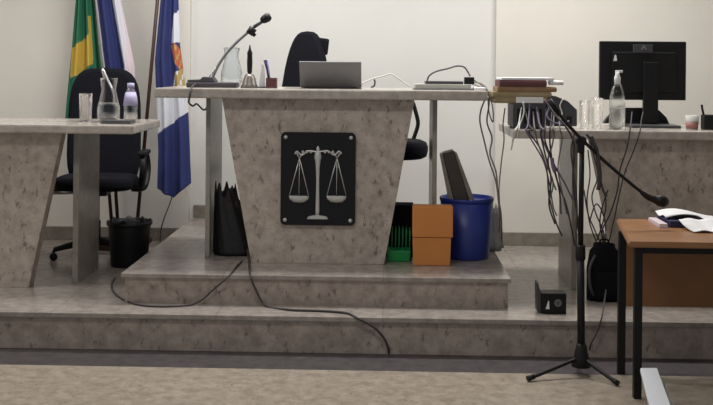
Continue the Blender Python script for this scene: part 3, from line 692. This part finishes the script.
for nm, lb, xa_, xb_, h_, m_, rz in fold:
    x0_, x1_ = xs(xa_, dY+0.02), xs(xb_, dY+0.02); t = thing(nm, lb, 'folder', ((x0_+x1_)/2, dY+0.14, zc))
    obj('cover', MB().box(((x0_+x1_)/2, dY+0.14, zc+h_/2), (x1_-x0_, 0.25, h_), bev=0.004), M[m_], t)
    obj('pages', MB().box(((x0_+x1_)/2+0.003, dY+0.137, zc+h_/2), (x1_-x0_-0.002, 0.25, h_*0.55), bev=0.002), M['tan' if m_ == 'tan' else 'tan2'] if m_ != 'maroon' else M['maroon'], t)
    zc += h_
tag(obj('paper_sheaf', MB().box((xs(527, dY+0.02), dY+0.14, zc+0.008), (xs(553)-xs(502), 0.24, 0.014), rot=(0, 0, 0.02), bev=0.003), M['paper']), 'white sheaf of papers on top of the maroon volume', 'papers')
tag(obj('label_sheet', MB().prism([(l1.x, l2.z), (l2.x, l2.z), (l2.x, l1.z), (l1.x, l1.z)], dY-0.012, dY-0.006), M['paper']), 'white strip of paper stuck below the folder pile', 'paper')
rl = P(554, 84, dY+0.1)
tag(obj('paper_roll', MB().tube([(rl.x-0.04, dY+0.04, zc-0.014), (rl.x+0.045, dY+0.06, zc-0.014)], 0.014, 12, False), M['paper']), 'crumpled white roll lying at right end of the folder pile', 'paper')
# small cup and dark item at right
c = Vector((xs(692, 6.2), 6.2, ZR)); t = thing('cup', 'small pale cup with faded red band right of monitor', 'cup', c)
obj('cup_wall', MB().lathe([(0, 0), (0.033, 0), (0.040, 0.085), (0.037, 0.085), (0.030, 0.006), (0, 0.006)], c, 20), M['wbag'], t)
obj('band', MB().lathe([(0.0345, 0.006), (0.0378, 0.045), (0.0383, 0.045), (0.0350, 0.006), (0.0345, 0.006)], c, 20), M['red'], t)
c = Vector((xs(707, 6.2), 6.2, ZR)); t = thing('desk_item', 'upright black desk item at far right of right bench', 'office item', c)
obj('item_body', MB().bb(c.x-.028, c.x+.04, 6.16, 6.24, ZR, ZR+0.09, .008), M['black'], t)
obj('item_arm', MB().tube([c+Vector((-0.02, 0, .085)), c+Vector((-0.028, 0, .12)), c+Vector((-0.033, 0, .15))], .007, 8), M['black'], t)

# cables over right bench: each pulled over the desk edge, then hanging
eg = 5.962
def drape(px0, py0, px1, seq, m, r=0.0045, label=None, group=None, Y0=6.1):
    pts = [P(px0, py0, Y0), P(px0*0.5+px1*0.5, 124, 6.0), P(px1, 129.5, eg)]
    pts += [P(x, y, eg+0.005+0.01*math.sin(x)) for x, y in seq]
    return cab(label, pts, m, r, group=group)
G1 = 'dark cables hanging from the right bench'
lab1 = 'tangled cable hanging over the front edge of right bench under the folders'
drape(520, 112, 519, [(518, 134), (517, 138)], 'whitecable', .004, 'short white cable in front of the device under folders')
drape(524, 104, 533, [(529, 132), (541, 150), (547, 172), (549, 196), (556, 222), (562, 236)], 'cable', .005, lab1, G1)
drape(538, 106, 541, [(541, 136), (546, 158), (551, 178), (549, 204), (555, 224)], 'cable', .005, lab1, G1)
drape(546, 106, 545, [(545, 140), (551, 158), (556, 175), (560, 196), (561, 214)], 'cable', .0045, lab1, G1)
drape(552, 108, 550, [(550, 144), (553, 165), (559, 186), (566, 204), (571, 226), (575, 246)], 'cable', .005, lab1, G1)
drape(530, 100, 526, [(529, 136), (543, 160), (549, 182), (553, 206), (557, 216)], 'purplecable', .0045, 'violet cable hanging leftmost over right bench edge')
drape(536, 104, 543, [(541, 134), (547, 150), (556, 168), (564, 182), (573, 200)], 'purplecable', .0055, 'violet cable slanting towards the microphone stand')
drape(522, 104, 515, [(514, 136), (512, 142)], 'whitecable', .004, 'short white cable at left corner of right bench')
drape(554, 112, 553, [(554, 134), (552, 146), (548, 160), (551, 176), (556, 190)], 'greycable', .0055, 'grey cable bending left below the dark telephone device')
drape(533, 109, 535, [(537, 140), (545, 162), (553, 182), (550, 198)], 'greycable', .005, 'grey cable between the violet cables on right bench')
drape(559, 113, 560, [(562, 140), (558, 168), (563, 196), (567, 214)], 'greycable', .0045, 'grey cable hanging in front of the right bench left support')
cab('violet cord lying across the front of the stacked devices', [P(544, 100, 6.05), P(549, 107, 6.05), P(547, 116, 6.03), P(553, 122, 6.01), P(562, 124, 6.01), P(569, 121, 6.03)], 'purplecable', .006)
cab('white cord dropping down the front of the dark telephone device', [P(563, 99, 6.07), P(560, 106, 6.07), P(562, 114, 6.06), P(559, 123, 6.04)], 'whitecable', .004)
cab('white forked cable in front of the dark device', [P(523, 102, 6.06), P(524, 112, 6.05), P(520, 124, 6.02), P(516, 130, 5.96), P(513, 142, 5.965), P(511, 150, 5.97)], 'whitecable', .004)
cab('black cord sagging from bench edge with connector, right of violet cables', [P(548, 104, 6.05), P(556, 116, 6.0), P(566, 127, 5.96), P(574, 145, 5.97), P(573, 180, 5.97), P(577, 214, 5.98), P(580, 250, 6.0)], 'cable', .006)
cab('plug lump on the hanging dark cables', [P(552, 158, 5.955), P(553, 166, 5.955), P(555, 172, 5.955)], 'purplecable', .011)
cab('long thin cable hanging in front of right bench panel', [P(632, 112, 6.06), P(631, 122, 6.0), P(630, 130, 5.962), P(627, 148, 5.97), P(620, 170, 5.98), P(617, 192, 5.99), P(610, 214, 6.0), P(602, 232, 6.02), P(606, 252, 6.0)], 'cable', .0042)
cab('second thin cable in front of right bench panel', [P(643, 112, 6.06), P(641, 122, 6.0), P(640, 131, 5.962), P(634, 150, 5.97), P(625, 172, 5.98), P(619, 196, 5.99), P(614, 220, 6.0), P(608, 246, 6.0)], 'cable', .0036)
G2 = 'curled cables behind microphone stand'; lab2 = 'curled dark cable hanging under right bench behind the microphone stand'
for pts in ([(590, 140), (594, 156), (598, 176), (592, 196), (596, 214), (604, 234), (600, 250)], [(588, 150), (590, 175), (587, 200), (590, 224), (598, 246)],
            [(596, 150), (600, 182), (606, 200), (603, 222), (597, 240)], [(590, 220), (596, 204), (603, 214), (606, 234), (603, 250)],
            [(584, 190), (588, 214), (593, 226), (599, 240)], [(608, 190), (602, 208), (600, 226), (606, 248)]):
    k = 5.99+0.008*random.random()
    cab(lab2, [P(x, y, k) for x, y in pts], 'cable', .004, group=G2)
cab('thin cord from black bag down to floor', [P(606, 290, 5.80), P(604, 304, 5.6)] + [P(602, 316, YR-.03), P(598, 330, YR-.03), P(591, 344, YR-.03)] + floorpath([(588, 356), (584, 362)], 0, .005), 'cable', .004)

# ---------------------------------------------------------------- floor things at right
# black bag under right bench
kY = 5.985; bx = XX(604, kY, .4)
def bk(u, v):
    a = 2*math.pi*u; hw = 0.098*(1-0.32*max(0, v-0.55)**1.0/0.45*0.9) if v > 0.55 else 0.098
    if v > 0.93: hw *= 0.8
    k = 1+0.04*math.sin(4*a+3*v)+0.03*math.sin(9*a+6*v)
    ca, sa = math.cos(a), math.sin(a)
    return Vector((bx+hw*k*math.copysign(abs(ca)**0.7, ca), kY+0.055*k*math.copysign(abs(sa)**0.7, sa), Z1+0.004+0.325*v))
t = thing('backpack', 'black soft bag standing on the tread under right bench', 'bag', (bx, kY, Z1))
obj('bag_body', MB().grid(bk, 40, 16, 0.004).lathe([(0, 0), (0.085, 0), (0.088, 0.2), (0.05, 0.318), (0, 0.326)], (bx, kY, Z1+0.002), 20, Matrix.Diagonal((1, 0.52, 1, 1))), M['black_matte'], t)
obj('pocket', MB().box((bx+0.005, kY-0.066, Z1+0.10), (0.13, 0.03, 0.15), bev=0.012), M['black_matte'], t)
obj('strap', MB().tube([(bx-0.06, kY-0.05, Z1+0.27), (bx-0.098, kY-0.075, Z1+0.2), (bx-0.095, kY-0.075, Z1+0.10), (bx-0.07, kY-0.06, Z1+0.04)], 0.008, 8), M['dgrey'], t)
obj('carry_loop', MB().tube([(bx-0.03, kY, Z1+0.31), (bx-0.02, kY, Z1+0.35), (bx+0.02, kY, Z1+0.35), (bx+0.03, kY, Z1+0.31)], 0.006, 8), M['black'], t)
# small black box with marks
sY_ = 5.62
a, b = XX(541.5, sY_, .25), XX(566.5, sY_, .25); zt_ = P(554, 293.5, sY_).z
t = thing('power_box', 'small black box with white marks near the step edge', 'box', ((a+b)/2, sY_+0.05, Z1))
obj('box_body', MB().bb(a, b, sY_, sY_+0.10, Z1, zt_, 0.004), M['black'], t)
obj('side_flap', MB().prism([(XX(537.5, sY_, .25), Z1+0.012), (a-0.001, Z1), (a-0.001, zt_-0.01), (XX(538.3, sY_, .3), P(538, 282.5, sY_).z), (XX(537, sY_, .3), P(538, 284, sY_).z)], sY_+0.01, sY_+0.09, bev=0.002), M['dgrey'], t)
c_ = P(558, 303, sY_)
obj('round_mark', MB().lathe([(0.012, 0), (0.020, 0), (0.020, 0.003), (0.012, 0.003), (0.012, 0)], (0, 0, 0), 24, Matrix.Translation((c_.x, sY_+0.001, c_.z)) @ Matrix.Rotation(math.pi/2, 4, 'X'), False)
    .bb(c_.x-.0022, c_.x+.0022, sY_-.002, sY_+.001, c_.z-.013, c_.z+.013).bb(c_.x-.009, c_.x-.006, sY_-.002, sY_+.001, c_.z-.011, c_.z+.011).bb(c_.x+.006, c_.x+.009, sY_-.002, sY_+.001, c_.z-.011, c_.z+.011), M['grey'], t)
c_ = P(548, 305, sY_)
obj('triangle_mark', MB().prism([(c_.x-.013, c_.z-.022), (c_.x+.008, c_.z-.022), (c_.x+.005, c_.z+.024), (c_.x+.0, c_.z+.02)], sY_-0.003, sY_+0.001), M['paper'], t)

# microphone stand
sYm = 5.18
ft = XX(581.5, sYm, 0.2)
t = thing('microphone_stand', 'black tripod boom microphone stand in front of right bench', 'microphone stand', (ft, sYm, 0))
topz = P(580, 137, sYm).z
jx = P(581, 200, sYm).x
obj('pole', MB().tube([(ft, sYm, 0.09), (jx, sYm, 0.62)], 0.019, 12, False).tube([(jx, sYm, 0.60), (P(582, 140, sYm).x, sYm, topz)], 0.013, 12, False), M['black'], t)
obj('clutch', MB().lathe([(0.022, 0), (0.026, 0.01), (0.024, 0.07), (0.018, 0.08)], (jx, sYm, 0.58), 14), M['black'], t)
cj = P(580.5, 141, sYm)
jn = obj('boom_joint', MB().tube([(cj.x, sYm-0.03, cj.z), (cj.x, sYm+0.03, cj.z)], 0.026, 14, False).bb(cj.x-.018, cj.x+.018, sYm-.02, sYm+.02, cj.z-.06, cj.z+.01, .005), M['black'], t)
obj('knob', MB().tube([(cj.x, sYm+0.03, cj.z), (cj.x, sYm+0.055, cj.z)], 0.02, 10, False), M['black'], jn)
obj('boom_arm', MB().tube([P(551, 103, sYm-.035), P(570, 127, sYm-.035), P(600, 157, sYm-.035), P(630, 183, sYm-.035), P(648, 197, sYm-.035)], 0.0085, 8), M['black'], t)
obj('counterweight', MB().tube([P(549, 100, sYm-.035), P(558, 112, sYm-.035)], 0.014, 10, False), M['black'], t)
mh = obj('microphone', MB().tube([P(641, 192, sYm-.035), P(648, 197, sYm-.035), P(655, 199.5, sYm-.035), P(659, 200.5, sYm-.035), P(664, 201.5, sYm-.035), P(668, 201.8, sYm-.035)], [0.010, 0.016, 0.020, 0.030, 0.031, 0.016], 14), M['black'], t)
obj('hub', MB().lathe([(0.050, 0.045), (0.038, 0.09), (0.026, 0.15), (0.020, 0.16)], (ft, sYm, 0), 16), M['black'], t)
for px, py in ((529, 381.5), (617, 386), (590, 360)):
    e = G(px, py, 0)
    if py == 360: e = Vector((ft+0.03, 5.46, 0))
    lg_ = obj('leg', MB().tube([(ft+(e.x-ft)*.08, sYm+(e.y-sYm)*.08, 0.085), (ft+(e.x-ft)*.5, sYm+(e.y-sYm)*.5, 0.052), (e.x, e.y, 0.014)], 0.010, 8), M['black'], t)
    obj('rubber_foot', MB().tube([(e.x-(e.x-ft)*.10, e.y-(e.y-sYm)*.10, 0.022), (e.x+(e.x-ft)*.03, e.y+(e.y-sYm)*.03, 0.0145)], [0.013, 0.014], 10, False), M['black'], lg_)
cab('black microphone lead coiled at the stand top', [P(586, 134, sYm-.05), P(596, 146, sYm-.05), P(599, 160, sYm-.045), P(600, 176, sYm-.04), P(603, 190, sYm-.03), P(607, 196, sYm-.03)], 'cable', .006)
cab('thick black connector hanging beside stand pole', [P(591, 136, sYm-.03), P(596, 150, sYm-.03), P(599, 166, sYm-.03), P(600, 178, sYm-.03), P(598, 190, sYm-.03)], 'cable', .010)
cab('thin lead hanging loosely along the stand pole', [P(575, 132, sYm-.03), P(571, 150, sYm-.03), P(574, 176, sYm-.02), P(577, 205, sYm), P(576, 240, sYm), P(577, 262, sYm)], 'cable', .004)

# wooden table at right
tw = 0.75
A = [G(627.5, 239, tw), None, None, G(616, 219, tw)]
fy, by_ = 4.74, 5.47
fx_, bx_ = XX(629, fy, tw), XX(616.5, by_, tw)
t = thing('desk_table', 'orange brown wooden desk with black metal legs at right', 'table', (1.9, 5.0, 0))
top = MB(); tb = bmesh.new()
lo = [tb.verts.new(v) for v in ((fx_, fy, tw-.028), (2.6, fy-0.02, tw-.028), (2.6, by_-0.02, tw-.028), (bx_, by_, tw-.028))]
hi = [tb.verts.new((v.co.x, v.co.y, tw)) for v in lo]
tb.faces.new(lo[::-1]); tb.faces.new(hi)
for i in range(4): tb.faces.new([lo[i], lo[(i+1) % 4], hi[(i+1) % 4], hi[i]])
bmesh.ops.bevel(tb, geom=tb.edges[:], offset=0.006, segments=2, affect='EDGES'); top._merge(tb)
obj('tabletop', top, M['wood'], t)
flx, blx = XX(637.5, 4.83, .3), XX(621.5, 5.22, .3)
for lx, ly in ((flx, 4.83), (blx, 5.22), (2.5, 4.81), (2.5, 5.20)):
    obj('leg', MB().bb(lx-.018, lx+.018, ly-.018, ly+.018, 0, tw-.028, .003), M['black'], t)
obj('modesty_panel', MB().bb(blx+.018, 2.482, 5.20, 5.215, 0.345, tw-.028, .002), M['wood_panel'], t)
obj('apron', MB().bb(flx+.018, 2.482, 4.82, 4.85, tw-.068, tw-.028, .002), M['black'], t)
# papers on the table
c = P(690, 218, 5.0)
def sheet(u, v):
    x0_, x1_ = XX(664, 5.25, tw), XX(722, 5.25, tw)
    x = x0_+(x1_-x0_)*u; y = 5.22+0.20*v
    z = tw+0.045+0.012*math.sin(u*5)+0.008*math.sin(v*7+u*3)
    if u > 0.55: z -= (u-0.55)*0.09*(1-v)
    return Vector((x, y, max(z, tw+0.004)))
x0_, x1_ = XX(670, 5.18, tw), XX(704, 5.18, tw)
tag(obj('binder', MB().bb(x0_, x1_, 5.18, 5.42, tw, tw+0.034, .005), M['navy']), 'navy binder on the wooden desk under loose papers', 'binder')
tag(obj('leaflet', MB().bb(XX(660, 5.15, tw), XX(669, 5.15, tw)-0.003, 5.16, 5.38, tw, tw+0.022, .003), M['flagpink']), 'pink leaflet pile at left of the navy binder', 'leaflet')
tag(obj('loose_papers', MB().grid(sheet, 20, 10, 0.003), M['paper']), 'white loose papers spread over the navy binder', 'papers')
def sheet2(u, v):
    x0_, x1_ = XX(686, 5.05, tw), XX(725, 5.05, tw)
    return Vector((x0_+(x1_-x0_)*u+0.03*(1-v), 5.015+0.16*v, tw+0.004+0.036*v*v+0.008*math.sin(u*6)**2))
tag(obj('loose_papers', MB().grid(sheet2, 16, 10, 0.003), M['paper']), 'white sheet sloping down in front of the navy binder', 'papers')

# white slanted thing at the bottom edge
t = thing('leaning_board', 'narrow white slanted board end at bottom right in front of desk', 'board', (XX(655, 4.5, 0), 4.5, 0))
def slab4(p, th):
    tb = bmesh.new(); n_ = (p[1]-p[0]).cross(p[3]-p[0]).normalized()*th
    a_ = [tb.verts.new(v) for v in p]; b_ = [tb.verts.new(v+n_) for v in p]
    tb.faces.new(a_); tb.faces.new(b_[::-1])
    for i in range(4): tb.faces.new([a_[i], b_[i], b_[(i+1) % 4], a_[(i+1) % 4]])
    bmesh.ops.bevel(tb, geom=tb.edges[:], offset=0.002, segments=2, affect='EDGES'); return MB()._merge(tb)
tl, tr = P(640, 371.5, 4.72), P(656.5, 371.5, 4.72)
bl, br2 = G(655, 431, 0.006), G(678, 431, 0.006)
obj('white_face', slab4([tl, bl, br2, tr], 0.022), M['white'], t)
dn = Vector((0.012, 0.035, -0.03))
obj('beige_side', slab4([tr+dn, br2+Vector((-.01, .03, 0)), br2+Vector((0.03, 0.03, 0)), tr+dn+Vector((0.022, 0, -.03))], 0.012), M['wbag'], t)['label'] = 'beige side strip'

for o in bpy.data.objects:
    if '_o' in o: del o['_o']
